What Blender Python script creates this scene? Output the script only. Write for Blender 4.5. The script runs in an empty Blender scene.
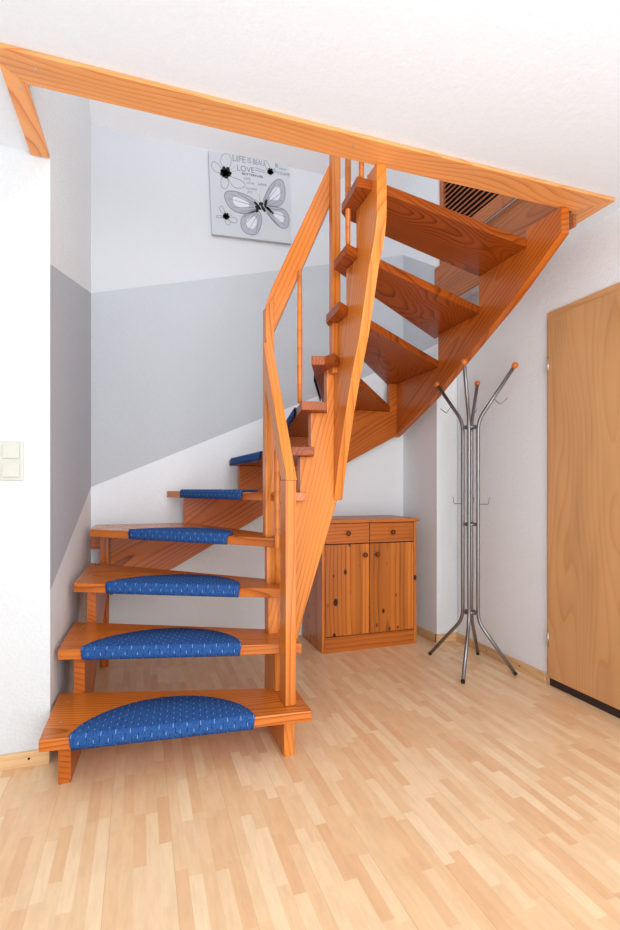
import bpy, bmesh, math, random
from mathutils import Vector, Matrix
random.seed(4)
C = bpy.context.scene.collection

# ------------------------------------------------------------------ helpers
def lin(c):
    return tuple((x/255/12.92) if x/255 <= .04045 else ((x/255+.055)/1.055)**2.4 for x in c)+(1,)

def link(o, parent=None):
    C.objects.link(o)
    if parent is not None: o.parent = parent
    return o

def tag(o, label=None, cat=None, group=None, kind=None):
    if label: o['label'] = label
    if cat: o['category'] = cat
    if group: o['group'] = group
    if kind: o['kind'] = kind
    return o

def origin_of(p):
    v = Vector((0, 0, 0))
    while p is not None:
        v = p.matrix_basis @ v; p = p.parent
    return v

def place(o, M, parent):
    """world matrix M under a parent chain"""
    W = Matrix.Identity(4); p = parent; chain = []
    while p is not None: chain.append(p); p = p.parent
    for q in reversed(chain): W = W @ q.matrix_basis
    o.matrix_basis = W.inverted() @ M

def empty(name, loc, **k):
    o = bpy.data.objects.new(name, None); o.location = loc; o.empty_display_size = .1
    link(o); tag(o, **k); return o

def finish(name, bm, mat, parent=None, M=None, smooth=False):
    me = bpy.data.meshes.new(name)
    bmesh.ops.recalc_face_normals(bm, faces=bm.faces)
    bm.to_mesh(me); bm.free()
    for m in (mat if isinstance(mat, (list, tuple)) else [mat]): me.materials.append(m)
    if smooth:
        for p in me.polygons: p.use_smooth = True
    o = bpy.data.objects.new(name, me)
    link(o, parent)
    place(o, M if M is not None else Matrix.Identity(4), parent)
    return o

def frame(origin, U, N):
    N = Vector(N).normalized(); U = Vector(U); U = (U - N*U.dot(N)).normalized(); V = N.cross(U)
    M = Matrix.Identity(4)
    for i in range(3): M[i][0], M[i][1], M[i][2], M[i][3] = U[i], V[i], N[i], origin[i]
    return M

def plate(name, pts, ext, grain, mat, parent=None, bev=.003):
    """flat board: 3-D outline pts pushed along ext, grain direction on local X"""
    ext = Vector(ext); pts = [Vector(p) for p in pts]
    ctr = sum(pts, Vector((0, 0, 0)))/len(pts)
    M = frame(ctr, grain, ext); Mi = M.inverted()
    bm = bmesh.new()
    a = [bm.verts.new(Mi @ p) for p in pts]
    b = [bm.verts.new(Mi @ (p+ext)) for p in pts]
    bm.faces.new(a); bm.faces.new(b[::-1])
    n = len(a)
    for i in range(n): bm.faces.new((a[i], b[i], b[(i+1) % n], a[(i+1) % n]))
    bmesh.ops.recalc_face_normals(bm, faces=bm.faces)
    if bev: bmesh.ops.bevel(bm, geom=bm.edges[:], offset=bev, segments=2, affect='EDGES', profile=.6, clamp_overlap=True)
    return finish(name, bm, mat, parent, M)

def block(name, lo, hi, mat, parent=None, grain=None, bev=.003):
    d = [hi[i]-lo[i] for i in range(3)]
    if grain is None:
        g = max(range(3), key=lambda i: d[i]); grain = [0, 0, 0]; grain[g] = 1
    g = max(range(3), key=lambda i: abs(grain[i]))
    if g == 2:
        if d[1] < d[0]:
            pts = [(lo[0], lo[1], lo[2]), (hi[0], lo[1], lo[2]), (hi[0], lo[1], hi[2]), (lo[0], lo[1], hi[2])]; ext = (0, d[1], 0)
        else:
            pts = [(lo[0], lo[1], lo[2]), (lo[0], lo[1], hi[2]), (lo[0], hi[1], hi[2]), (lo[0], hi[1], lo[2])]; ext = (d[0], 0, 0)
    else:
        pts = [(lo[0], lo[1], lo[2]), (hi[0], lo[1], lo[2]), (hi[0], hi[1], lo[2]), (lo[0], hi[1], lo[2])]; ext = (0, 0, d[2])
    return plate(name, pts, ext, grain, mat, parent, bev)

def tube(name, path, r, mat, parent=None, seg=16, caps=True, radii=None):
    path = [Vector(p) for p in path]; o = path[0].copy()
    bm = bmesh.new(); rings = []
    ref = None
    for i, p in enumerate(path):
        t = (path[min(i+1, len(path)-1)]-path[max(i-1, 0)]).normalized()
        if ref is None:
            ref = t.orthogonal().normalized()
        ref = (ref - t*ref.dot(t)).normalized(); w = t.cross(ref)
        rr = radii[i] if radii else r
        rings.append([bm.verts.new(p-o+(ref*math.cos(a)+w*math.sin(a))*rr) for a in [2*math.pi*k/seg for k in range(seg)]])
    for A, B in zip(rings, rings[1:]):
        for k in range(seg):
            f = bm.faces.new((A[k], A[(k+1) % seg], B[(k+1) % seg], B[k])); f.smooth = True
    if caps: bm.faces.new(rings[0][::-1]); bm.faces.new(rings[-1])
    return finish(name, bm, mat, parent, Matrix.Translation(o))

def lathe(name, prof, loc, axis, mat, parent=None, seg=20):
    M = frame(loc, Vector(axis).orthogonal(), axis)
    bm = bmesh.new(); rings = []
    for (r, z) in prof:
        rings.append([bm.verts.new((r*math.cos(2*math.pi*k/seg), r*math.sin(2*math.pi*k/seg), z)) for k in range(seg)])
    for A, B in zip(rings, rings[1:]):
        for k in range(seg):
            f = bm.faces.new((A[k], A[(k+1) % seg], B[(k+1) % seg], B[k])); f.smooth = True
    bm.faces.new(rings[0][::-1]); bm.faces.new(rings[-1])
    return finish(name, bm, mat, parent, M)

def bend(points, r, n=8):
    """round the corners of a polyline"""
    P = [Vector(p) for p in points]; out = [P[0]]
    for i in range(1, len(P)-1):
        a = (P[i-1]-P[i]).normalized(); b = (P[i+1]-P[i]).normalized()
        s, e = P[i]+a*r, P[i]+b*r
        for k in range(n+1):
            t = k/n; out.append(s*(1-t)**2 + P[i]*2*t*(1-t) + e*t*t)
    out.append(P[-1]); return out

# ------------------------------------------------------------------ materials
class NT:
    def __init__(s, name, rough=.5, spec=.4, metal=0):
        s.m = bpy.data.materials.new(name); s.m.use_nodes = True; s.t = s.m.node_tree; s.n = s.t.nodes
        s.b = s.n['Principled BSDF']; s.b.inputs['Roughness'].default_value = rough
        s.b.inputs['Specular IOR Level'].default_value = spec; s.b.inputs['Metallic'].default_value = metal
    def node(s, typ, **kw):
        nd = s.n.new(typ)
        for k, v in kw.items(): setattr(nd, k, v)
        return nd
    def link(s, a, b): s.t.links.new(a, b)
    def math(s, op, a, b=None, c=None):
        nd = s.node('ShaderNodeMath', operation=op)
        for i, v in enumerate((a, b, c)):
            if v is None: continue
            if isinstance(v, (int, float)): nd.inputs[i].default_value = v
            else: s.link(v, nd.inputs[i])
        return nd.outputs[0]
    def mapping(s, src, scale=(1, 1, 1), rot=(0, 0, 0), loc=(0, 0, 0)):
        nd = s.node('ShaderNodeMapping'); nd.inputs['Scale'].default_value = scale
        nd.inputs['Rotation'].default_value = rot; nd.inputs['Location'].default_value = loc
        s.link(src, nd.inputs[0]); return nd.outputs[0]
    def ramp(s, fac, stops):
        nd = s.node('ShaderNodeValToRGB'); e = nd.color_ramp.elements
        while len(e) < len(stops): e.new(.5)
        for el, (p, c) in zip(e, stops): el.position = p; el.color = c
        s.link(fac, nd.inputs[0]); return nd.outputs[0]
    def noise(s, vec, scale, detail=2, rough=.5):
        nd = s.node('ShaderNodeTexNoise'); nd.inputs['Scale'].default_value = scale
        nd.inputs['Detail'].default_value = detail; nd.inputs['Roughness'].default_value = rough
        s.link(vec, nd.inputs[0]); return nd
    def bump(s, h, strength, dist=.01):
        nd = s.node('ShaderNodeBump'); nd.inputs['Strength'].default_value = strength; nd.inputs['Distance'].default_value = dist
        s.link(h, nd.inputs['Height']); s.link(nd.outputs[0], s.b.inputs['Normal'])
    def mix(s, fac, a, b, mode='MIX'):
        nd = s.node('ShaderNodeMix', data_type='RGBA', blend_type=mode)
        for i, v in ((0, fac), (6, a), (7, b)):
            if isinstance(v, (int, float, tuple)): nd.inputs[i].default_value = v
            else: s.link(v, nd.inputs[i])
        return nd.outputs[2]

def wood(name, light, mid, dark, rough=.32, rings=75, spec=.45, knots=False, stretch=.28, contrast=1.0, wob=.06):
    m = NT(name, rough, spec)
    tc = m.node('ShaderNodeTexCoord'); oi = m.node('ShaderNodeObjectInfo')
    off = m.math('MULTIPLY', oi.outputs['Random'], 9.0)
    cb = m.node('ShaderNodeCombineXYZ'); m.link(off, cb.inputs[0]); m.link(m.math('MULTIPLY', oi.outputs['Random'], .25), cb.inputs[1])
    cb.inputs[2].default_value = .07
    add = m.node('ShaderNodeVectorMath', operation='ADD'); m.link(tc.outputs['Object'], add.inputs[0]); m.link(cb.outputs[0], add.inputs[1])
    v = add.outputs[0]
    st = m.mapping(v, (stretch, 1, 1), (0, .055, .03))
    nz = m.noise(st, 4.0, 1.5, .4)
    mp = m.mapping(tc.outputs['Object'], (.18, 1, 1), (0, .07, .035))
    sx = m.node('ShaderNodeSeparateXYZ'); m.link(mp, sx.inputs[0])
    y = m.math('ADD', sx.outputs[1], m.math('SUBTRACT', m.math('MULTIPLY', oi.outputs['Random'], .22), .11))
    z = m.math('ADD', sx.outputs[2], .06)
    d = m.math('SQRT', m.math('ADD', m.math('MULTIPLY', y, y), m.math('MULTIPLY', z, z)))
    d = m.math('ADD', d, m.math('MULTIPLY', nz.outputs[0], wob*2.2))
    fr = m.math('FRACT', m.math('MULTIPLY', d, rings))
    # sharp late-wood edge on one side of every ring
    ringc = m.ramp(fr, [(0, light), (.45, light), (.80, mid), (.93, dark), (1, light)])
    fine = m.noise(m.mapping(v, (4, 160, 160)), 1.0, 3, .6)
    big = m.noise(m.mapping(v, (.8, 4, 4)), 1.3, 2)
    c = m.mix(m.math('MULTIPLY', fine.outputs[0], .35*contrast), ringc, mid)
    tone = m.ramp(big.outputs[0], [(.3, (.82, .80, .78, 1)), (.7, (1.08, 1.06, 1.04, 1))])
    c = m.mix(1.0, c, tone, 'MULTIPLY')
    fade = m.noise(m.mapping(v, (1.2, 9, 9)), 1.4, 2)
    c = m.mix(m.ramp(fade.outputs[0], [(.42, (0, 0, 0, 1)), (.62, (.45, .45, .45, 1))]), c, m.mix(.35, light, mid))
    if knots:
        vo = m.node('ShaderNodeTexVoronoi'); vo.inputs['Scale'].default_value = 1
        m.link(m.mapping(v, (10, 16, 4)), vo.inputs['Vector'])
        r1 = m.math('ADD', vo.outputs['Distance'], m.math('MULTIPLY', m.math('SUBTRACT', nz.outputs[0], .5), .2))
        col = m.node('ShaderNodeSeparateColor'); m.link(vo.outputs['Color'], col.inputs[0])
        size = m.math('MULTIPLY', m.math('SUBTRACT', col.outputs[0], .15), .27)
        k = m.math('LESS_THAN', r1, size)
        halo = m.math('LESS_THAN', r1, m.math('ADD', size, .05))
        halo = m.math('MULTIPLY', halo, m.math('GREATER_THAN', size, 0))
        c = m.mix(m.math('MULTIPLY', halo, .45), c, dark)
        c = m.mix(k, c, lin((48, 18, 8)))
        # tongue and groove planks across the board
        s2 = m.node('ShaderNodeSeparateXYZ'); m.link(tc.outputs['Object'], s2.inputs[0])
        pl = m.math('FLOOR', m.math('DIVIDE', m.math('ADD', s2.outputs[1], .007), .058))
        wn = m.node('ShaderNodeTexWhiteNoise', noise_dimensions='1D'); m.link(pl, wn.inputs['W'])
        c = m.mix(1.0, c, m.ramp(wn.outputs[0], [(0, (.80, .74, .70, 1)), (1, (1.18, 1.16, 1.12, 1))]), 'MULTIPLY')
    m.link(c, m.b.inputs['Base Color'])
    m.bump(fr, .06, .002)
    return m.m

W_TREAD = wood('pine_tread', lin((212, 122, 46)), lin((190, 96, 28)), lin((138, 58, 12)), rough=.25, wob=.07)
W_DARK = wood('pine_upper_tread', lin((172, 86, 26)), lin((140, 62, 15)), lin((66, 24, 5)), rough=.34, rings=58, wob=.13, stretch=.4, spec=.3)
W_STR = wood('pine_stringer', lin((228, 142, 62)), lin((212, 120, 44)), lin((174, 84, 24)), rough=.28, rings=48)
W_STRD = wood('pine_outer_stringer', lin((206, 112, 38)), lin((182, 90, 25)), lin((116, 50, 11)), rough=.32, rings=52, wob=.05, spec=.3)
W_RAIL = wood('pine_rail', lin((224, 134, 54)), lin((208, 112, 38)), lin((172, 82, 24)), rough=.28, rings=50, wob=.03)
W_SPIN = wood('pine_spindle', lin((222, 132, 54)), lin((212, 118, 42)), lin((198, 104, 34)), rough=.28, rings=12, wob=.01)
W_TRIM = wood('pine_trim', lin((240, 170, 106)), lin((230, 150, 82)), lin((208, 118, 56)), rough=.4, rings=42, wob=.10)
W_KNOT = wood('knotty_pine', lin((212, 128, 50)), lin((190, 102, 34)), lin((120, 50, 12)), rough=.35, rings=40, knots=True, wob=.03)
W_CHEST = wood('chest_pine', lin((202, 114, 42)), lin((176, 88, 28)), lin((120, 50, 14)), rough=.35, rings=40, wob=.04)
W_DOOR = wood('oak_veneer', lin((216, 164, 112)), lin((211, 157, 105)), lin((201, 146, 94)), rough=.5, rings=30, stretch=.2, wob=.16)
W_BASE = wood('light_baseboard_wood', lin((232, 194, 146)), lin((222, 180, 130)), lin((210, 164, 112)), rough=.45, rings=40)
W_LOUV = wood('brown_louvre_wood', lin((186, 112, 62)), lin((164, 90, 46)), lin((120, 60, 28)), rough=.4, rings=50)

def plain(name, col, rough=.5, metal=0, spec=.4):
    m = NT(name, rough, spec, metal); tc = m.node('ShaderNodeTexCoord')
    nz = m.noise(tc.outputs['Object'], 30, 2)
    c = m.ramp(nz.outputs[0], [(.3, tuple(x*.95 for x in lin(col)[:3])+(1,)), (.7, lin(col))])
    m.link(c, m.b.inputs['Base Color']); return m.m

def plaster(name, col, strength=.35, scale=95):
    m = NT(name, .85, .15); tc = m.node('ShaderNodeTexCoord')
    nz = m.noise(tc.outputs['Object'], scale, 3, .6); n2 = m.noise(tc.outputs['Object'], scale*.35, 2)
    h = m.math('ADD', nz.outputs[0], n2.outputs[0])
    c = m.ramp(nz.outputs[0], [(.2, tuple(x*.95 for x in lin(col)[:3])+(1,)), (.7, lin(col))])
    m.link(c, m.b.inputs['Base Color']); m.bump(h, strength, .006); return m.m

P_WHITE = plaster('white_woodchip', (238, 241, 244))
P_FRONT = plaster('white_front_wall_paper', (220, 223, 226))
P_CEIL = plaster('white_ceiling_paper', (234, 241, 250), .13)
P_GREY = plaster('grey_wall_paint', (199, 202, 207))
P_GREYSIDE = plaster('grey_side_paint', (192, 193, 198), .6)
P_WARM = plaster('pale_side_paint', (236, 236, 236), .6)
P_FLAT = plaster('upper_smooth_white', (216, 217, 221), .1)
P_SLOPE = plaster('attic_slope_white', (244, 243, 244), .1)
M_STEEL = plain('grey_satin_metal', (138, 138, 140), .3, .85)
M_SILVER = plain('silver_metal', (200, 200, 198), .3, .9)
M_BLACK = plain('black_rubber', (26, 24, 24), .6)
M_SILL = plain('dark_brown_threshold', (52, 36, 34), .6)
M_BALL = plain('orange_wooden_ball', (206, 112, 38), .3)
M_KNOB = plain('brown_wooden_knob', (112, 50, 20), .3)
M_SWITCH = plain('white_switch_plastic', (208, 208, 198), .35)
M_CANVAS = plaster('pale_grey_canvas', (204, 205, 210), .08, 200)
M_INK = plain('black_ink', (28, 28, 32), .8)
M_GREYINK = plain('grey_ink', (138, 138, 146), .8)
M_WING = plaster('pale_wing_wash', (176, 178, 188), .05)
M_WINGL = plaster('light_wing_wash', (222, 222, 228), .05)
M_BIND = plain('dark_blue_binding', (18, 48, 104), .9)

def floor_mat():
    m = NT('beech_strip_laminate', .33, .4)
    tc = m.node('ShaderNodeTexCoord'); g = m.node('ShaderNodeSeparateXYZ'); m.link(tc.outputs['Object'], g.inputs[0])
    row = m.math('FLOOR', m.math('DIVIDE', g.outputs[0], .036))
    w1 = m.node('ShaderNodeTexWhiteNoise', noise_dimensions='1D'); m.link(row, w1.inputs['W'])
    yy = m.math('ADD', m.math('DIVIDE', g.outputs[1], .235), m.math('MULTIPLY', w1.outputs[0], 7.3))
    colm = m.math('FLOOR', yy)
    cb = m.node('ShaderNodeCombineXYZ'); m.link(row, cb.inputs[0]); m.link(colm, cb.inputs[1])
    w2 = m.node('ShaderNodeTexWhiteNoise', noise_dimensions='2D'); m.link(cb.outputs[0], w2.inputs['Vector'])
    c = m.ramp(w2.outputs[0], [(0, lin((231, 184, 140))), (.25, lin((238, 198, 154))), (.6, lin((241, 207, 165))), (.85, lin((246, 217, 178))), (1, lin((250, 224, 186)))])
    fine = m.noise(m.mapping(tc.outputs['Object'], (120, 9, 1)), 1, 3, .6)
    c = m.mix(m.math('MULTIPLY', fine.outputs[0], .45), c, lin((228, 180, 134)))
    fl = m.noise(m.mapping(tc.outputs['Object'], (28, 6, 1)), 1.5, 4, .7)
    c = m.mix(1.0, c, m.ramp(fl.outputs[0], [(.35, (.94, .93, .92, 1)), (.6, (1.02, 1.02, 1.02, 1))]), 'MULTIPLY')
    fx = m.math('FRACT', m.math('DIVIDE', g.outputs[0], .036*5)); 
    seam = m.math('LESS_THAN', fx, .012)
    c = m.mix(m.math('MULTIPLY', seam, .35), c, lin((190, 140, 96)))
    m.link(c, m.b.inputs['Base Color']); return m.m

def mat_mat():
    m = NT('blue_flecked_carpet', .95, .1)
    tc = m.node('ShaderNodeTexCoord'); g = m.node('ShaderNodeSeparateXYZ'); m.link(tc.outputs['Object'], g.inputs[0])
    v = m.math('SUBTRACT', g.outputs[1], g.outputs[2])
    def dash(px, py, ox, oy, wx, wy):
        xs = m.math('ADD', m.math('DIVIDE', g.outputs[0], px), ox)
        par = m.math('MULTIPLY', m.math('FLOOR', xs), .5)
        ys = m.math('ADD', m.math('ADD', m.math('DIVIDE', v, py), oy), par)
        a = m.math('LESS_THAN', m.math('FRACT', xs), wx); b = m.math('LESS_THAN', m.math('FRACT', ys), wy)
        return m.math('MULTIPLY', a, b)
    nz = m.noise(tc.outputs['Object'], 260, 2, .7)
    base = m.ramp(nz.outputs[0], [(.3, lin((26, 62, 120))), (.7, lin((58, 100, 162)))])
    c = m.mix(m.math('MULTIPLY', dash(.021, .044, .5, .25, .16, .42), .55), base, lin((14, 36, 84)))
    c = m.mix(m.math('MULTIPLY', dash(.024, .044, 0, 0, .09, .26), .6), c, lin((160, 186, 214)))
    m.link(c, m.b.inputs['Base Color']); m.bump(nz.outputs[0], .5, .003); return m.m
M_FLOOR, M_MAT = floor_mat(), mat_mat()

# ------------------------------------------------------------------ room shell
H, YB = 2.35, 3.41
XR = 2.093
def quad_wall(name, quads, mats, kind='structure', back=None):
    """wall face made of coplanar pieces, thickened away from the room by `back`"""
    bm = bmesh.new()
    for pts, mi in quads:
        vs = [bm.verts.new(p) for p in pts]; f = bm.faces.new(vs); f.material_index = mi
        bs = [bm.verts.new(Vector(p)+Vector(back)) for p in pts]; g = bm.faces.new(bs[::-1]); g.material_index = mi
        n = len(vs)
        for i in range(n):
            h = bm.faces.new((vs[i], bs[i], bs[(i+1) % n], vs[(i+1) % n])); h.material_index = mi
    o = finish(name, bm, mats); tag(o, kind=kind); return o

fl = block('floor', (-3.2, -3.2, -.1), (2.3, 3.7, 0), M_FLOOR, bev=0, grain=(1, 0, 0)); tag(fl, kind='structure')
# ceiling slab with the stair opening cut out of it
HX0, HX1, HY = -.35, 1.93, 1.785
bm = bmesh.new()
def addbox(bm, lo, hi, mi=0):
    v = [bm.verts.new((x, y, z)) for x in (lo[0], hi[0]) for y in (lo[1], hi[1]) for z in (lo[2], hi[2])]
    for f in ((0, 1, 3, 2), (4, 6, 7, 5), (0, 4, 5, 1), (2, 3, 7, 6), (0, 2, 6, 4), (1, 5, 7, 3)):
        fc = bm.faces.new([v[i] for i in f]); fc.material_index = mi
addbox(bm, (-3.2, -3.2, H), (2.3, HY, 2.5)); addbox(bm, (-3.2, HY, H), (HX0, 2.25, 2.5)); addbox(bm, (HX1, HY, H), (2.3, 2.96, 2.5))
tag(finish('ceiling', bm, P_CEIL), kind='structure')
# right wall, pilaster
quad_wall('wall_right', [([(XR, -3.2, 0), (XR, 2.94, 0), (XR, 2.94, 3.3), (XR, -3.2, 3.3)], 0)], [P_WHITE], back=(.12, 0, 0))
zc0, zc1 = 2.04, 2.865
XP, YP = 1.93, 2.95
quad_wall('wall_pilaster', [
    ([(XP, YB, 0), (XP, YP, 0), (XP, YP, 2.05), (XP, YB, zc0)], 0),
    ([(XP, YB, zc0), (XP, YP, 2.05), (XP, YP, 2.58), (XP, YB, zc1)], 1),
    ([(XP, YB, zc1), (XP, YP, 2.58), (XP, YP, 3.9), (XP, YB, 3.9)], 0)], [P_WHITE, P_GREY], back=(.35, 0, 0))
# back wall with its slanting grey band
def zl(x): return 1.066+(x+.292)*(zc0-1.066)/(XP+.292)
def zu(x): return 2.289+(x+.292)*(zc1-2.289)/(XP+.292)
x0, x1 = -.292, XP
quad_wall('wall_back', [
    ([(x0, YB, 0), (x1, YB, 0), (x1, YB, zl(x1)), (x0, YB, zl(x0))], 0),
    ([(x0, YB, zl(x0)), (x1, YB, zl(x1)), (x1, YB, zu(x1)), (x0, YB, zu(x0))], 1),
    ([(x0, YB, zu(x0)), (x1, YB, zu(x1)), (x1, YB, 3.375), (x0, YB, 3.375)], 2)], [P_WHITE, P_GREY, P_FLAT], back=(0, .12, 0))
# niche wall on the left of the stairs
XF, YF = -.33, 2.15
quad_wall('wall_left_niche', [
    ([(XF, YF+.002, 0), (x0, YB, 0), (x0, YB, 1.066), (XF, YF+.002, .66)], 0),
    ([(XF, YF+.002, .66), (x0, YB, 1.066), (x0, YB, 2.289), (XF, YF+.002, 1.93)], 1),
    ([(XF, YF+.002, 1.93), (x0, YB, 2.289), (x0, YB, 4.3), (XF, YF+.002, 4.3)], 2)], [P_WARM, P_GREYSIDE, P_WARM], back=(-.1, 0, 0))
quad_wall('wall_left_upper', [([(-.338, 1.79, 2.352), (XF, YF+.002, 2.352), (XF, YF, 4.3), (-.338, 1.79, 4.3)], 0), ([(-.345, .6, 2.5), (-.338, 1.79, 2.5), (-.338, 1.79, 4.3), (-.345, .6, 4.3)], 0)], [P_WARM], back=(-.1, 0, 0))
quad_wall('wall_front_left', [([(-3.2, YF, 0), (XF, YF, 0), (XF, YF, H), (-3.2, YF, H)], 0)], [P_FRONT], back=(0, .0015, 0))
quad_wall('wall_left', [([(-2.7, -3.2, 0), (-2.7, YF, 0), (-2.7, YF, H), (-2.7, -3.2, H)], 0)], [P_WHITE], back=(-.1, 0, 0))
# attic slope above the stairs
quad_wall('ceiling_attic_slope', [([(-.45, YB+.1, 3.375-.1), (2.3, YB+.1, 3.375-.1), (2.3, 2.2, 4.33), (-.45, 2.2, 4.33)], 0)], [P_SLOPE], back=(0, .08, .1))

# baseboards
def baseboard(name, a, b, nrm):
    a, b, nrm = Vector(a), Vector(b), Vector(nrm)*.014
    o = plate(name, [a, b, b+Vector((0, 0, .055)), a+Vector((0, 0, .055))], nrm, b-a, W_BASE, None, .002)
    tag(o, kind='structure'); return o
b = baseboard('baseboard_right', (XR, 2.14, 0), (XR, YP, 0), (-1, 0, 0))
def screw(parent, p, axis, mat=M_SILVER, r=.0045):
    lathe('screw', [(r*.3, 0), (r, .0004), (r, .001), (r*.5, .0016)], p, axis, mat, parent, 12)
for y in (2.33, 2.62): screw(b, (XR-.014, y, .03), (-1, 0, 0), M_BLACK)
baseboard('baseboard_pilaster_front', (XP-.014, YP, 0), (XR-.014, YP, 0), (0, -1, 0))
baseboard('baseboard_pilaster_side', (XP, YP-.014, 0), (XP, YB, 0), (-1, 0, 0))
b = baseboard('baseboard_left', (-2.7, YF, 0), (XF, YF, 0), (0, -1, 0))
screw(b, (-.40, YF-.014, .03), (0, -1, 0), M_BLACK)

# trim boards around the ceiling opening (mitred, flat under the ceiling)
TB = 2.335; tt = H-TB-.001
oL, oR, iL, iR, oY, iY = -.402, 1.998, -.338, 1.885, 1.650, 1.776
t = plate('trim_1', [(-.462, oY, TB), (oR, oY, TB), (iR, iY, TB), (iL, iY, TB)], (0, 0, tt), (1, 0, 0), W_TRIM, None, .002)
tag(t, kind='structure')
for u in (-.30, .20, .75, 1.28, 1.78): screw(t, (u, 1.70, TB), (0, 0, -1))
t = plate('trim_2', [(oL, oY+.0615, TB), (iL, iY, TB), (-.33, 2.145, TB), (-.395, 2.145, TB)], (0, 0, tt), (0, 1, 0), W_TRIM, None, .002)
tag(t, kind='structure')
screw(t, (-.362, 1.80, TB), (0, 0, -1)); screw(t, (-.362, 2.08, TB), (0, 0, -1))
t = plate('trim_3', [(oR, oY, TB), (oR, YP-.01, TB), (iR+.05, YP-.01, TB), (iR+.05, iY+.06, TB), (iR, iY, TB)], (0, 0, tt), (0, 1, 0), W_TRIM, None, .002)
tag(t, kind='structure')
# wooden lining of the slab edge on the right of the opening
t = plate('trim_4', [(1.925, HY+.005, 2.28), (1.925, YP-.005, 2.28), (1.925, YP-.005, 2.56), (1.925, HY+.005, 2.56)], (-.018, 0, 0), (0, 1, 0), W_LOUV, None, .002)
tag(t, kind='structure')

# ------------------------------------------------------------------ staircase
R_ = .208; TH = .04
S = empty('staircase', (.6, 2.2, 0), label='orange pine winder staircase with open risers, curving up to the ceiling opening', cat='staircase')
plans = {
 1: [(-.324, 1.88), (.622, 1.795), (.625, 2.03), (-.318, 2.29)],
 2: [(-.310, 2.195), (.632, 1.955), (.632, 2.17), (-.298, 2.63)],
 3: [(-.288, 2.50), (.622, 2.05), (.632, 2.26), (.60, 2.30), (-.272, 3.16)],
 4: [(-.262, 2.99), (.575, 2.185), (.60, 2.16), (.67, 2.165), (.67, 2.26), (.30, 3.36), (-.262, 3.36)],
 5: [(.165, 3.37), (.60, 2.185), (.721, 2.165), (.722, 2.26), (.67, 3.37)],
 6: [(.572, 3.37), (.648, 2.15), (.752, 2.14), (.79, 2.26), (1.04, 3.37)],
 7: [(.935, 3.37), (.695, 2.15), (.812, 2.135), (.86, 2.26), (1.36, 3.37)],
 8: [(1.262, 3.37), (.741, 2.147), (.80, 2.13), (.826, 2.067), (.86, 2.115), (1.815, 3.37)],
 9: [(1.78, 3.37), (.865, 2.235), (.825, 2.18), (.816, 1.998), (1.82, 2.748), (1.835, 2.763), (1.835, 3.37)],
 10: [(1.835, 2.83), (.87, 2.11), (.822, 2.075), (.815, 1.91), (1.835, 2.345)],
 11: [(1.835, 2.35), (.865, 2.03), (.824, 1.99), (.808, 1.79), (.93, 1.80), (1.835, 1.979)],
}
for n, pl in plans.items():
    z = n*R_-TH
    g = Vector((pl[0][0]-pl[1][0], pl[0][1]-pl[1][1], 0))
    if n == 1:
        tr = plate('tread', [(x, y, z) for x, y in pl], (0, 0, TH), g, W_TREAD, S, .004)
    else:
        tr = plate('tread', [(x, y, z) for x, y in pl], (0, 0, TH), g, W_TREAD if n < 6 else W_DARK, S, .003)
    if n < 5:   # little silver screws where the tread sits on the outer stringer
        a = Vector((pl[0][0], pl[0][1], n*R_)); bb = Vector((pl[-1][0], pl[-1][1], n*R_))
        for tq in (.3, .75): screw(tr, a.lerp(bb, tq)+Vector((.05, 0, 0)), (0, 0, 1))

def yz(name, pts, X, th, grain, mat=W_STR):
    return plate(name, [(X, y, z) for y, z in pts], (th, 0, 0), grain, mat, S, .003)
def xz(name, pts, Y, th, grain, mat=W_STR):
    return plate(name, [(x, Y, z) for x, z in pts], (0, th, 0), grain, mat, S, .003)
def u(n): return n*R_-TH-.0005   # underside of tread n
def tp(n): return n*R_+.0005
# lower inner string (right of the first treads)
yz('inner_string', [(1.885, 0), (1.885, u(1)), (2.02, u(1)), (2.02, tp(1)), (2.02, u(2)), (2.137, u(2)), (2.137, u(3)), (2.212, u(3)), (2.212, 0)], .537, .043, (0, .3, 1))
# middle inner string facing the room, with saw-tooth top left
xz('inner_string', [(.548, .05), (.548, u(4)), (.66, u(4)), (.66, u(5)), (.708, u(5)), (.708, u(6)), (.762, u(6)), (.762, u(7)), (.842, u(7)), (.842, u(8)), (.918, u(8)),
                    (.918, 1.10), (.895, 1.0), (.735, .50), (.696, .352), (.63, .05)], 2.212, .043, (.27, 0, 1))
# upper inner string: leans up towards the opening; outer edge gently curved
yz('inner_string', [(2.211, 1.0), (2.211, u(8)-.02), (2.155, u(8)), (2.155, u(9)), (2.06, u(9)), (2.06, u(10)), (1.95, u(10)), (1.95, u(11)), (1.844, u(11)), (1.844, 2.333),
                    (1.754, 2.333), (1.752, 2.20), (1.753, 2.123), (1.766, 2.066), (1.786, 2.023), (1.818, 1.965), (1.862, 1.844), (1.917, 1.70), (1.996, 1.553), (2.062, 1.408), (2.144, 1.196), (2.205, 1.01)],
   .876, .043, (0, -.33, 1))
# outer string along the niche wall (slightly slanted in plan)
def sl(y): return -.257+(y-1.97)*.057
pts = [(1.97, 0), (1.97, u(1)), (2.27, u(1)), (2.27, u(2)), (2.60, u(2)), (2.60, u(3)), (3.12, u(3)), (3.12, .52), (2.85, .36), (2.36, 0)]
plate('outer_string', [(sl(y)-.02, y, z) for y, z in pts], (.042, 0, 0), (0, 1, .6), W_STRD, S, .003)
block('corner_post', (-.225, 3.17, 0), (-.175, 3.22, u(4)), W_STRD, S)
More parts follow.
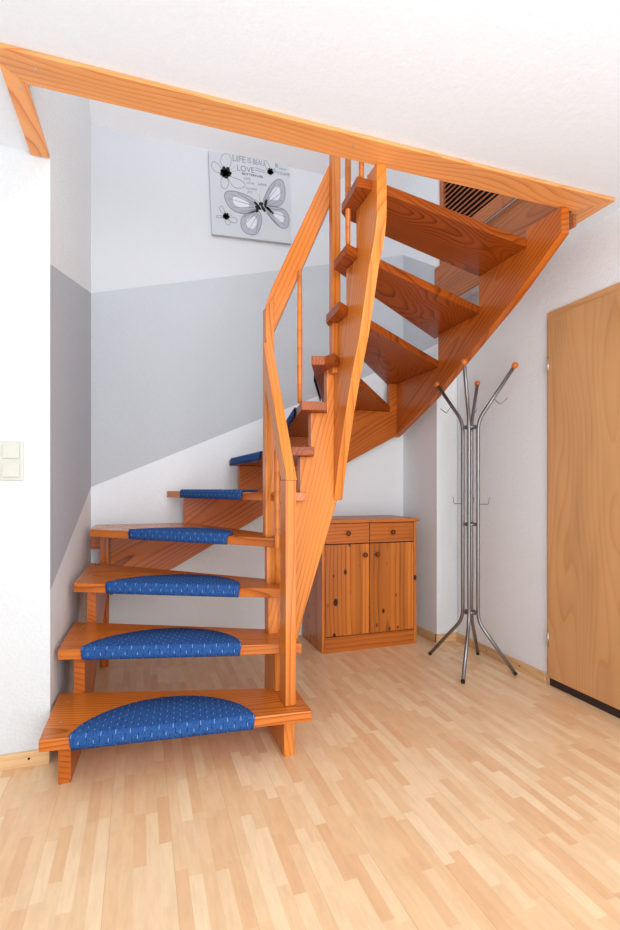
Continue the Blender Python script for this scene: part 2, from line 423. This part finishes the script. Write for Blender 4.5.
# outer string on the back wall
YS = 3.28
xz('outer_string', [(-.174, .66), (-.174, u(4)), (.269, u(4)), (.269, u(5)), (.624, u(5)), (.624, u(6)), (.985, u(6)), (.985, u(7)), (1.31, u(7)), (1.31, u(8)), (1.745, u(8)), (1.745, u(9)), (1.819, u(9)),
                    (1.819, 1.455), (1.45, 1.265), (.786, .878), (.207, .55), (-.174, .40)], YS, .045, (1, 0, .57), W_STRD)
xz('outer_string', [(-.285, .69), (-.285, u(4)-.003), (-.226, u(4)-.003), (-.226, .69)], YS, .045, (1, 0, .1), W_STRD)
# outer string along the right wall
yz('outer_string', [(3.325, u(9)), (2.737, u(9)), (2.737, u(10)), (2.333, u(10)), (2.333, u(11)), (1.972, u(11)), (1.972, 2.333), (1.755, 2.333), (1.755, 2.215), (2.06, 2.02), (2.78, 1.652), (3.30, 1.445), (3.325, 1.44)],
   1.80, .045, (0, -1, .62), W_STRD)

# posts, handrails, balusters
block('newel_post', (.537, 1.863, tp(1)), (.580, 1.945, 1.09), W_RAIL, S)
pz = tp(4)
plate('newel_post', [(.552, 2.25, pz), (.552, 2.25, 1.90), (.594, 2.25, 1.955), (.594, 2.25, pz)], (0, .06, 0), (0, 0, 1), W_STR, S)
block('newel_post', (.852, 2.165, 1.60), (.893, 2.2105, 3.35), W_RAIL, S)
# lower handrail: plank rising from the first post to the second
plate('handrail', [(.541, 1.863, 1.0905), (.541, 2.2495, 1.735), (.541, 2.2495, 1.575), (.541, 1.9449, 1.0905)], (.043, 0, 0), (0, .386, .644), W_STR, S)
# middle handrail: from the second post up to the tall post
dy = -.085/.305
A = Vector((.5855, 2.262, 0))
def rp(x, z): return (x, 2.262+(x-.565)*dy*.8, z)
plate('handrail', [rp(.553, 1.905), rp(.58, 1.99), rp(.8515, 2.60), rp(.8515, 2.40), rp(.586, 1.775), rp(.586, 1.80)], (.01, .042, 0), (.3, -.08, .68), W_RAIL, S)
# upper handrail beyond the tall post
plate('handrail', [(.852, 2.16, 2.98), (.852, 1.80, 3.60), (.852, 1.80, 3.42), (.852, 2.16, 2.80)], (.04, 0, 0), (0, -.4, .82), W_RAIL, S)
for (x, y, z0_, z1_) in ((.583, 2.16, tp(3), 1.45), (.707, 2.215, tp(7), 2.075), (.840, 1.955, tp(10), 3.12), (.838, 1.815, tp(11), 3.38)):
    tube('baluster', [(x, y, z0_), (x, y, z0_+.25*(z1_-z0_)), (x, y, z0_+.6*(z1_-z0_)), (x, y, z1_)], .011, W_SPIN, S, radii=[.010, .0125, .0125, .010])

# ------------------------------------------------------------------ carpet mats on the treads
def stair_mat(n, ca, W=.63, D=.245, label='', yaw=0):
    """half-moon mat; ca = fraction along the nosing edge of tread n for its middle"""
    a = Vector((*plans[n][0], 0)); b2 = Vector((*plans[n][1], 0))
    ux = (b2-a).normalized()
    c2 = a.lerp(b2, ca); c2.z = n*R_+.0008
    nrm = Vector((0, 0, 1)); vy = nrm.cross(ux)
    M = Matrix.Identity(4)
    for i in range(3): M[i][0], M[i][1], M[i][2], M[i][3] = ux[i], vy[i], nrm[i], c2[i]
    # outline of the top, nosing on local y=-.006
    top = []
    K = 34
    for i in range(K+1):
        s = -1+2*i/K
        t_ = (max(0, 1-abs(s)**2.0))**.62
        x = s*W/2; side = .055*(1-max(0, abs(s)-.93)/.07)
        top.append((x, -.004+max(side, t_*D)))
    th = .007; drop = TH-.002
    bm = bmesh.new()
    # profile rows from back arc to front, round the nosing and down
    rows = []
    for (x, yb) in top:
        col = [(x, yb, th*.2), (x, yb-.004, th), (x, yb*.5, th), (x, .004, th), (x, -.0045, th*.75), (x, -.008, -.002), (x*.995, -.009, -drop*.6), (x*.985, -.009, -drop)]
        rows.append([bm.verts.new(p) for p in col])
    for A_, B_ in zip(rows, rows[1:]):
        for k in range(len(A_)-1):
            f = bm.faces.new((A_[k], B_[k], B_[k+1], A_[k+1])); f.smooth = True
    # side closings and inner backs
    o = finish('stair_mat', bm, M_MAT, None, M)
    sm = o.modifiers.new('thick', 'SOLIDIFY'); sm.thickness = .004; sm.offset = -1
    tag(o, label, 'mat', 'blue half-moon mats on the stair treads')
    Mi = M
    edge = [Vector((x, yb, th*.6)) for x, yb in top]
    e = edge + [Vector((W/2, .002, th*.8)), Vector((W/2-.001, -.008, -.003)), Vector((W/2*.985, -.010, -drop))] + \
        [Vector((-W/2*.985, -.010, -drop)), Vector((-W/2+.001, -.008, -.003)), Vector((-W/2, .002, th*.8)), edge[0]]
    tube('binding', [Mi @ p for p in e], .0028, M_BIND, o, seg=8)
    return o
stair_mat(1, .435, W=.63, label='blue flecked half-moon mat on the lowest stair tread')
stair_mat(2, .42, W=.63, label='blue flecked half-moon mat on the second stair tread from the floor')
stair_mat(3, .465, W=.62, label='blue flecked half-moon mat on the third stair tread from the floor')
stair_mat(4, .52, W=.62, label='blue half-moon mat on the fourth tread, just above the niche corner')
stair_mat(5, .465, W=.72, label='blue mat on the fifth tread seen edge-on at eye level')
stair_mat(6, .34, W=.66, D=.20, label='blue mat slanting along the sixth tread left of the newel post')
stair_mat(7, .55, W=.60, D=.20, label='blue mat on the seventh tread mostly hidden behind the handrail')
stair_mat(8, .50, W=.62, D=.20, label='blue mat sliver on the eighth tread, topmost mat in view')

# ------------------------------------------------------------------ knotty pine chest
CH = empty('pine_chest', (1.44, 3.16, 0), label='knotty pine cupboard with two drawers and two doors under the stairs', cat='cabinet')
cx0, cx1, cy0, cy1, cz = 1.098, 1.787, 2.975, 3.365, .855
def P(name, lo, hi, mat=W_CHEST, parent=CH, grain=None, bev=.002): return block(name, lo, hi, mat, parent, grain, bev)
P('side_panel', (cx0, cy0, 0), (cx0+.02, cy1, cz-.022), W_KNOT, grain=(0, 0, 1))
P('side_panel', (cx1-.02, cy0, 0), (cx1, cy1, cz-.022), W_KNOT, grain=(0, 0, 1))
P('back_panel', (cx0+.02, cy1-.01, .02), (cx1-.02, cy1, cz-.022), W_CHEST)
P('top', (cx0-.012, cy0-.018, cz-.0215), (cx1+.012, cy1+.005, cz), W_CHEST)
P('plinth', (cx0+.0205, cy0-.002, 0), (cx1-.0205, cy0+.018, .098), W_CHEST)
P('bottom_panel', (cx0+.0205, cy0+.02, .08), (cx1-.0205, cy1-.012, .1))
xm = 1.434
P('inner_frame', (cx0+.0205, cy0+.02, .1), (cx1-.0205, cy0+.03, cz-.03), M_SILL)
for (a, b2) in ((cx0+.024, xm-.0025), (xm+.0025, cx1-.024)):
    d = P('drawer', (a, cy0, .700), (b2, cy0+.018, cz-.026), W_CHEST)
    lathe('knob', [(.006, -.001), (.006, .010), (.014, .014), (.0165, .021), (.013, .028), (.003, .031)], ((a+b2)/2, cy0, .766), (0, -1, 0), M_KNOB, d)
for k, (a, b2) in enumerate(((cx0+.024, xm-.0025), (xm+.0025, cx1-.024))):
    # door of tongue and groove planks
    d = P('door', (a, cy0, .103), (b2, cy0+.018, .693), W_KNOT, grain=(0, 0, 1), bev=.002)
    lathe('knob', [(.006, -.001), (.006, .010), (.014, .014), (.0165, .021), (.013, .028), (.003, .031)], (xm-.038 if k == 0 else xm+.05, cy0, .622), (0, -1, 0), M_KNOB, d)

# ------------------------------------------------------------------ coat stand
sx, sy = 1.852, 2.482
CS = empty('coat_stand', (sx, sy, 0), label='grey tubular metal coat stand with wooden ball tips by the right wall', cat='coat stand')
rr = .047
specs = [(114, 1.70, .276, .25), (226, 1.74, .288, .265), (306, 1.74, .255, .275), (42, 1.71, .24, .25)]
for k, (ang, zt, RO, RT) in enumerate(specs):
    a = math.radians(ang); dx, dy2 = math.cos(a), math.sin(a)
    def q(r, z): return Vector((sx+dx*r, sy+dy2*r, z))
    path = bend([q(RO, .012), q(rr, .275), q(rr, 1.455), q(RT-.03, zt)], .06)
    up = tube('upright', path, .0105, M_STEEL, CS, seg=14)
    fd = (q(RO, .012)-q(rr, .275)).normalized()
    tube('foot_cap', [q(RO, .012)-fd*.010, q(RO, .012)+fd*.006], .0112, M_BLACK, up, seg=12)
    td = (q(RT-.03, zt)-q(rr, 1.455)).normalized(); tip = q(RT-.03, zt)
    prof = [(.009, -.006), (.014, .0), (.0175, .009), (.0175, .017), (.0135, .026), (.006, .031), (.001, .032)]
    lathe('ball_tip', prof, tip, td, M_BALL, up)
    # upper hook
    hb = q(rr, 1.455).lerp(tip, .45)
    tube('hook', bend([hb+Vector((0, 0, -.006)), hb+Vector((dx*.035, dy2*.035, -.045)), hb+Vector((dx*.075, dy2*.075, -.012))], .008, 5), .0022, M_STEEL, up, seg=8)
    if k in (0, 2, 3):
        hb = q(rr, .965)
        tube('hook', bend([hb, hb+Vector((dx*.06, dy2*.06, 0)), hb+Vector((dx*.065, dy2*.065, .04))], .01, 5), .0022, M_STEEL, up, seg=8)
    screwz = (.30, .845, 1.425)
for zr in (.325, .845, 1.42):
    bm = bmesh.new(); seg = 28
    v = []
    for (r, z) in ((rr-.016, -.009), (rr-.010, -.009), (rr-.010, .009), (rr-.016, .009)):
        v.append([bm.verts.new((r*math.cos(2*math.pi*i/seg), r*math.sin(2*math.pi*i/seg), z)) for i in range(seg)])
    for A_, B_ in zip(v, v[1:]+v[:1]):
        for i in range(seg): bm.faces.new((A_[i], A_[(i+1) % seg], B_[(i+1) % seg], B_[i])).smooth = True
    finish('spacer_ring', bm, M_STEEL, CS, Matrix.Translation((sx, sy, zr)))

# ------------------------------------------------------------------ door on the right wall
D = empty('door_1', (XR, 1.7, 0)); tag(D, kind='structure')
dy0, dy1 = 1.22, 2.125
block('door_casing', (XR-.012, dy1-.012, .0), (XR-.0005, dy1, 2.005), W_DOOR, D, (0, 0, 1), .002)
block('door_casing', (XR-.012, dy0, .0), (XR-.0005, dy0+.03, 2.005), W_DOOR, D, (0, 0, 1), .002)
block('door_casing', (XR-.012, dy0+.03, 1.972), (XR-.0005, dy1-.012, 2.005), W_DOOR, D, (0, 1, 0), .002)
block('door_leaf', (XR-.020, dy0+.032, .045), (XR-.0005, dy1-.0135, 1.970), W_DOOR, D, (0, 0, 1), .002)
block('threshold', (XR-.008, dy0+.032, .0), (XR-.0005, dy1-.0135, .042), M_SILL, D, (0, 1, 0), .001)
for z in (.25, 1.72):
    tube('hinge', [(XR-.025, dy1-.018, z-.04), (XR-.025, dy1-.018, z+.04)], .0048, M_SILVER, D, seg=12)
tube('handle', bend([(XR-.02, dy0+.09, 1.02), (XR-.065, dy0+.09, 1.02), (XR-.065, dy0+.21, 1.02)], .012, 6), .009, M_SILVER, D, seg=12)

# ------------------------------------------------------------------ light switch
SW = empty('light_switch', (-.46, YF, 1.16), label='white double rocker light switch on the left wall beside the stairs', cat='light switch')
block('switch_frame', (-.500, YF-.009, 1.088), (-.420, YF-.0005, 1.236), M_SWITCH, SW, (1, 0, 0), .004)
for z in (1.128, 1.198):
    rk = plate('rocker', [(-.488, YF-.010, z-.026), (-.488, YF-.010, z+.026), (-.488, YF-.014, z+.026), (-.488, YF-.019, z-.026)], (.056, 0, 0), (0, 0, 1), M_SWITCH, SW, .0015)

# ------------------------------------------------------------------ butterfly picture
pc = Vector((.728, YB-.002, 3.066)); ang = math.radians(2.4)
PM = Matrix.Translation(pc) @ Matrix.Rotation(-ang, 4, 'Y') @ Matrix.Rotation(math.pi/2, 4, 'X')   # local x right, y up, z towards room
PIC = bpy.data.objects.new('canvas_picture', None); PIC.matrix_basis = PM; link(PIC)
tag(PIC, 'square grey canvas picture of black and white butterflies on the upper back wall', 'picture')
hw = .281
bm = bmesh.new(); addbox(bm, (-hw, -hw, 0), (hw, hw, .02))
bmesh.ops.bevel(bm, geom=bm.edges[:], offset=.003, segments=2, affect='EDGES')
finish('canvas', bm, M_CANVAS, PIC, PM)
def pix(px, py): # coordinates in the 620-pixel study of the picture -> local
    # corners TL(45,65) TR(550,150) BL(72,590) BR(565,650)
    s = (px-58)/500; 
    topy = 65+85*s; boty = 590+60*s
    lx = 45+27*((py-65)/525); rx = 550+15*((py-150)/500)
    s = (px-lx)/(rx-lx); t_ = (py-topy)/(boty-topy)
    return (-hw+2*hw*s, hw-2*hw*t_)
def shape(name, outlines, mat, z, parent=PIC, h=.0006):
    bm = bmesh.new()
    for pts in outlines:
        a = [bm.verts.new((x, y, z)) for x, y in pts]; b = [bm.verts.new((x, y, z+h)) for x, y in pts]
        bm.faces.new(a[::-1]); bm.faces.new(b); n = len(a)
        for i in range(n): bm.faces.new((a[i], a[(i+1) % n], b[(i+1) % n], b[i]))
    return finish(name, bm, mat, parent, PM)
def spline(pts, n=8, closed=True):
    out = []; N = len(pts)
    rng = range(N) if closed else range(N-1)
    g = (lambda i: pts[i % N]) if closed else (lambda i: pts[max(0, min(N-1, i))])
    for i in rng:
        p0, p1, p2, p3 = g(i-1), g(i), g(i+1), g(i+2)
        for k in range(n):
            t = k/n
            out.append(tuple(.5*((2*p1[j])+(-p0[j]+p2[j])*t+(2*p0[j]-5*p1[j]+4*p2[j]-p3[j])*t*t+(-p0[j]+3*p1[j]-3*p2[j]+p3[j])*t**3) for j in (0, 1)))
    if not closed: out.append(pts[-1])
    return out
def stroke(pts, w0, w1=None):
    """closed outline around a polyline with varying width"""
    w1 = w0 if w1 is None else w1; L, Rr = [], []
    for i, p in enumerate(pts):
        a = pts[max(0, i-1)]; b = pts[min(len(pts)-1, i+1)]
        dx, dy = b[0]-a[0], b[1]-a[1]; l = math.hypot(dx, dy) or 1
        w = w0+(w1-w0)*i/(len(pts)-1)
        L.append((p[0]-dy/l*w, p[1]+dx/l*w)); Rr.append((p[0]+dy/l*w, p[1]-dx/l*w))
    return L+Rr[::-1]
def PP(l): return [pix(*p) for p in l]
wings_main = [ [(345,395),(290,350),(210,322),(155,325),(145,360),(175,420),(230,455),(290,460),(345,440)],
               [(385,400),(395,350),(430,285),(475,245),(510,255),(525,310),(520,370),(490,410),(440,412)],
               [(350,440),(290,455),(250,490),(248,545),(280,585),(335,592),(365,550),(375,490)],
               [(405,420),(470,420),(525,440),(550,490),(540,545),(500,550),(450,510),(410,450)] ]
body = (375, 425)
def ctr_of(w):
    p = PP(w); return sum(q[0] for q in p)/len(p), sum(q[1] for q in p)/len(p)
for w in wings_main:
    cx, cy = ctr_of(w)
    wg = shape('butterfly_wing', [spline(PP(w))], M_WING, .0201)
    shape('wing_highlight', [[((x-cx)*.5+cx, (y-cy)*.5+cy) for x, y in spline(PP(w))]], M_WINGL, .0207, wg)
for w in wings_main:
    sp = spline(PP(w)); lines = [stroke(sp+[sp[0]], .0022)]
    c0 = pix(*body)
    for p in PP(w)[2:-2]:
        lines.append(stroke([(c0[0]*.75+p[0]*.25, c0[1]*.75+p[1]*.25), (c0[0]*.1+p[0]*.9, c0[1]*.1+p[1]*.9)], .0022, .0012))
    shape('wing_veins', lines, M_GREYINK, .0213)
small = [ # (wing outlines, body centre, body radius)
 ([[(150,185),(120,140),(130,95),(160,85),(182,110),(180,150),(165,185)], [(130,190),(105,150),(75,135),(65,165),(85,195),(120,205)],
   [(160,220),(200,235),(250,255),(270,280),(250,300),(205,295),(175,260)], [(150,220),(125,245),(125,290),(150,305),(168,280),(162,240)]], (150, 205), 34),
 ([[(425,190),(425,160),(405,130),(392,130),(400,165),(415,190)], [(435,195),(455,180),(462,195),(445,210)]], (430, 197), 20),
 ([[(150,470),(125,450),(115,425),(130,415),(142,435),(152,465)], [(165,490),(200,485),(222,500),(210,520),(180,510)], [(155,490),(150,515),(168,535),(182,520),(168,495)], [(140,480),(110,475),(95,482),(115,490)]], (155, 480), 20) ]
for ws, c, r in small:
    ol, blobs = [], []
    for w in ws:
        sp = spline(PP(w)); ol.append(stroke(sp+[sp[0]], .0016))
    for k in range(5):
        a = k*1.26+.4; q0 = pix(c[0]+math.cos(a)*r*.5, c[1]+math.sin(a)*r*.5)
        rad = r*.00108*.6
        blobs.append([(q0[0]+rad*(1+.3*math.sin(3*t+k))*math.cos(t), q0[1]+rad*(1+.3*math.cos(2*t+k))*math.sin(t)) for t in [2*math.pi*i/14 for i in range(14)]])
    for a in (-.6, -.2):
        ol.append(stroke([pix(*c), pix(c[0]+r*2*math.cos(a), c[1]+r*2*math.sin(a))], .001, .0006))
    sb = shape('small_butterfly', ol, M_GREYINK, .0207)
    shape('butterfly_body', blobs, M_INK, .0219, sb)
blobs = []
for (x, y, rx, ry, a) in ((345,405,26,8,.7),(400,395,9,26,.3),(352,425,22,9,.3),(425,440,34,8,.7),(385,430,10,22,-.6),(370,400,14,12,0),(345,440,10,14,.2),(410,425,22,7,.4)):
    q0 = pix(x, y); k = .00112
    blobs.append([(q0[0]+k*(rx*math.cos(t)*math.cos(a)+ry*math.sin(t)*math.sin(a)), q0[1]+k*(-rx*math.cos(t)*math.sin(a)+ry*math.sin(t)*math.cos(a))) for t in [2*math.pi*i/16 for i in range(16)]])
bb_ = shape('butterfly_body', blobs, M_INK, .0219)
for l in ([(385,410),(362,375),(358,335)], [(372,410),(350,385),(330,368)]): shape('antenna', [stroke(PP(l), .001)], M_GREYINK, .0207, bb_)
def text(txt, px, py, size, mat, sx_=1.0):
    cu = bpy.data.curves.new('lettering', 'FONT'); cu.body = txt; cu.size = size; cu.extrude = .0003
    tmp = bpy.data.objects.new('lettering', cu); C.objects.link(tmp)
    dg = bpy.context.evaluated_depsgraph_get(); me = bpy.data.meshes.new_from_object(tmp.evaluated_get(dg))
    bpy.data.objects.remove(tmp)
    me.materials.clear(); me.materials.append(mat)
    me.transform(Matrix.Diagonal((sx_, 1, 1, 1)))
    o = bpy.data.objects.new('lettering', me); link(o, PIC); x, y = pix(px, py)
    o.matrix_basis = Matrix.Translation((x, y, .0208)); return o
text('LIFE', 190, 128, .062, M_GREYINK, .9); text('IS', 285, 140, .05, M_GREYINK, .8); text('BEAU', 318, 148, .05, M_GREYINK, .7)
text('LOVE', 218, 188, .055, M_GREYINK, .95); text('BUTTERFLIES', 250, 214, .020, M_INK, 1.3)
text('LIVE', 262, 245, .026, M_GREYINK); text('LOVE', 280, 272, .022, M_GREYINK); text('Love', 350, 280, .032, M_GREYINK)
text('FLOWERS', 275, 305, .018, M_GREYINK); text('JOY', 285, 330, .022, M_GREYINK)
text('B', 462, 168, .04, M_GREYINK); text('beauty', 488, 180, .02, M_GREYINK); text('YOU&ME', 468, 210, .028, M_GREYINK, .9)
shape('lettering', [stroke(PP([(335, 172), (395, 190)]), .0014), stroke(PP([(335, 186), (400, 203)]), .0014)], M_GREYINK, .0208)

# ------------------------------------------------------------------ louvred cabinet upstairs, right of the stairwell
LC = empty('louvred_cabinet', (2.0, 2.4, 2.5), label='brown wooden louvred cabinet standing upstairs to the right of the stairwell', cat='cabinet')
lx = 1.948
def Lb(name, lo, hi, mat=W_LOUV, g=None): return block(name, lo, hi, mat, LC, g, .002)
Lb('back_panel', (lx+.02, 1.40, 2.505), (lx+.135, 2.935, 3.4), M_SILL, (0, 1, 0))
Lb('stile', (lx-.002, 2.895, 2.505), (lx+.019, 2.94, 3.4)); Lb('stile', (lx-.002, 1.4, 2.505), (lx+.019, 1.44, 3.4))
Lb('plinth', (lx, 1.442, 2.505), (lx+.018, 2.893, 2.635), g=(0, 1, 0))
Lb('front_board', (lx-.01, 1.442, 2.645), (lx+.018, 2.30, 2.735), g=(0, 1, 0))
Lb('front_board', (lx-.01, 2.305, 2.645), (lx+.018, 2.893, 2.735), g=(0, 1, 0))
tube('rail', [(lx-.016, 1.45, 2.628), (lx-.016, 2.88, 2.628)], .005, M_SILVER, LC, seg=10)
z = 2.765
while z < 3.38:
    plate('slat', [(lx+.001, 1.442, z), (lx+.001, 2.893, z), (lx+.018, 2.893, z+.022), (lx+.018, 1.442, z+.022)], (0, 0, -.007), (0, 1, 0), W_LOUV, LC, 0)
    z += .034

# ------------------------------------------------------------------ light
w = bpy.data.worlds.new('World'); bpy.context.scene.world = w; w.use_nodes = True
bg = w.node_tree.nodes['Background']; bg.inputs[0].default_value = (.88, .95, 1, 1); bg.inputs[1].default_value = 1.45
def area(name, loc, target, size, energy, col=(1, 1, 1)):
    l = bpy.data.lights.new(name, 'AREA'); l.energy = energy; l.size = size; l.color = col; l.shape = 'SQUARE'
    o = bpy.data.objects.new(name, l); link(o); o.location = loc
    o.rotation_euler = (Vector(target)-Vector(loc)).to_track_quat('-Z', 'Y').to_euler(); return o
area('room_light', (.5, -1.3, 1.9), (.9, 2.6, 1.2), 1.6, 66, (.95, .98, 1))
area('ceiling_bounce', (.3, -.3, .5), (.4, .6, 2.4), 1.6, 36, (.86, .94, 1))
area('upstairs_light', (.6, 1.0, 4.4), (.8, 2.9, 2.2), 1.2, 13, (.97, .98, 1))

# ------------------------------------------------------------------ camera
cam = bpy.data.cameras.new('Camera'); co = bpy.data.objects.new('Camera', cam); link(co)
co.location = (0, 0, 1.06); co.rotation_euler = (math.pi/2, 0, -math.atan(170/497))
cam.sensor_width = 36; cam.lens = 497/930*36; cam.shift_y = 23/930; cam.clip_start = .05
bpy.context.scene.camera = co
vs = bpy.context.scene.view_settings; vs.view_transform = 'Standard'; vs.look = 'None'; vs.exposure = 0
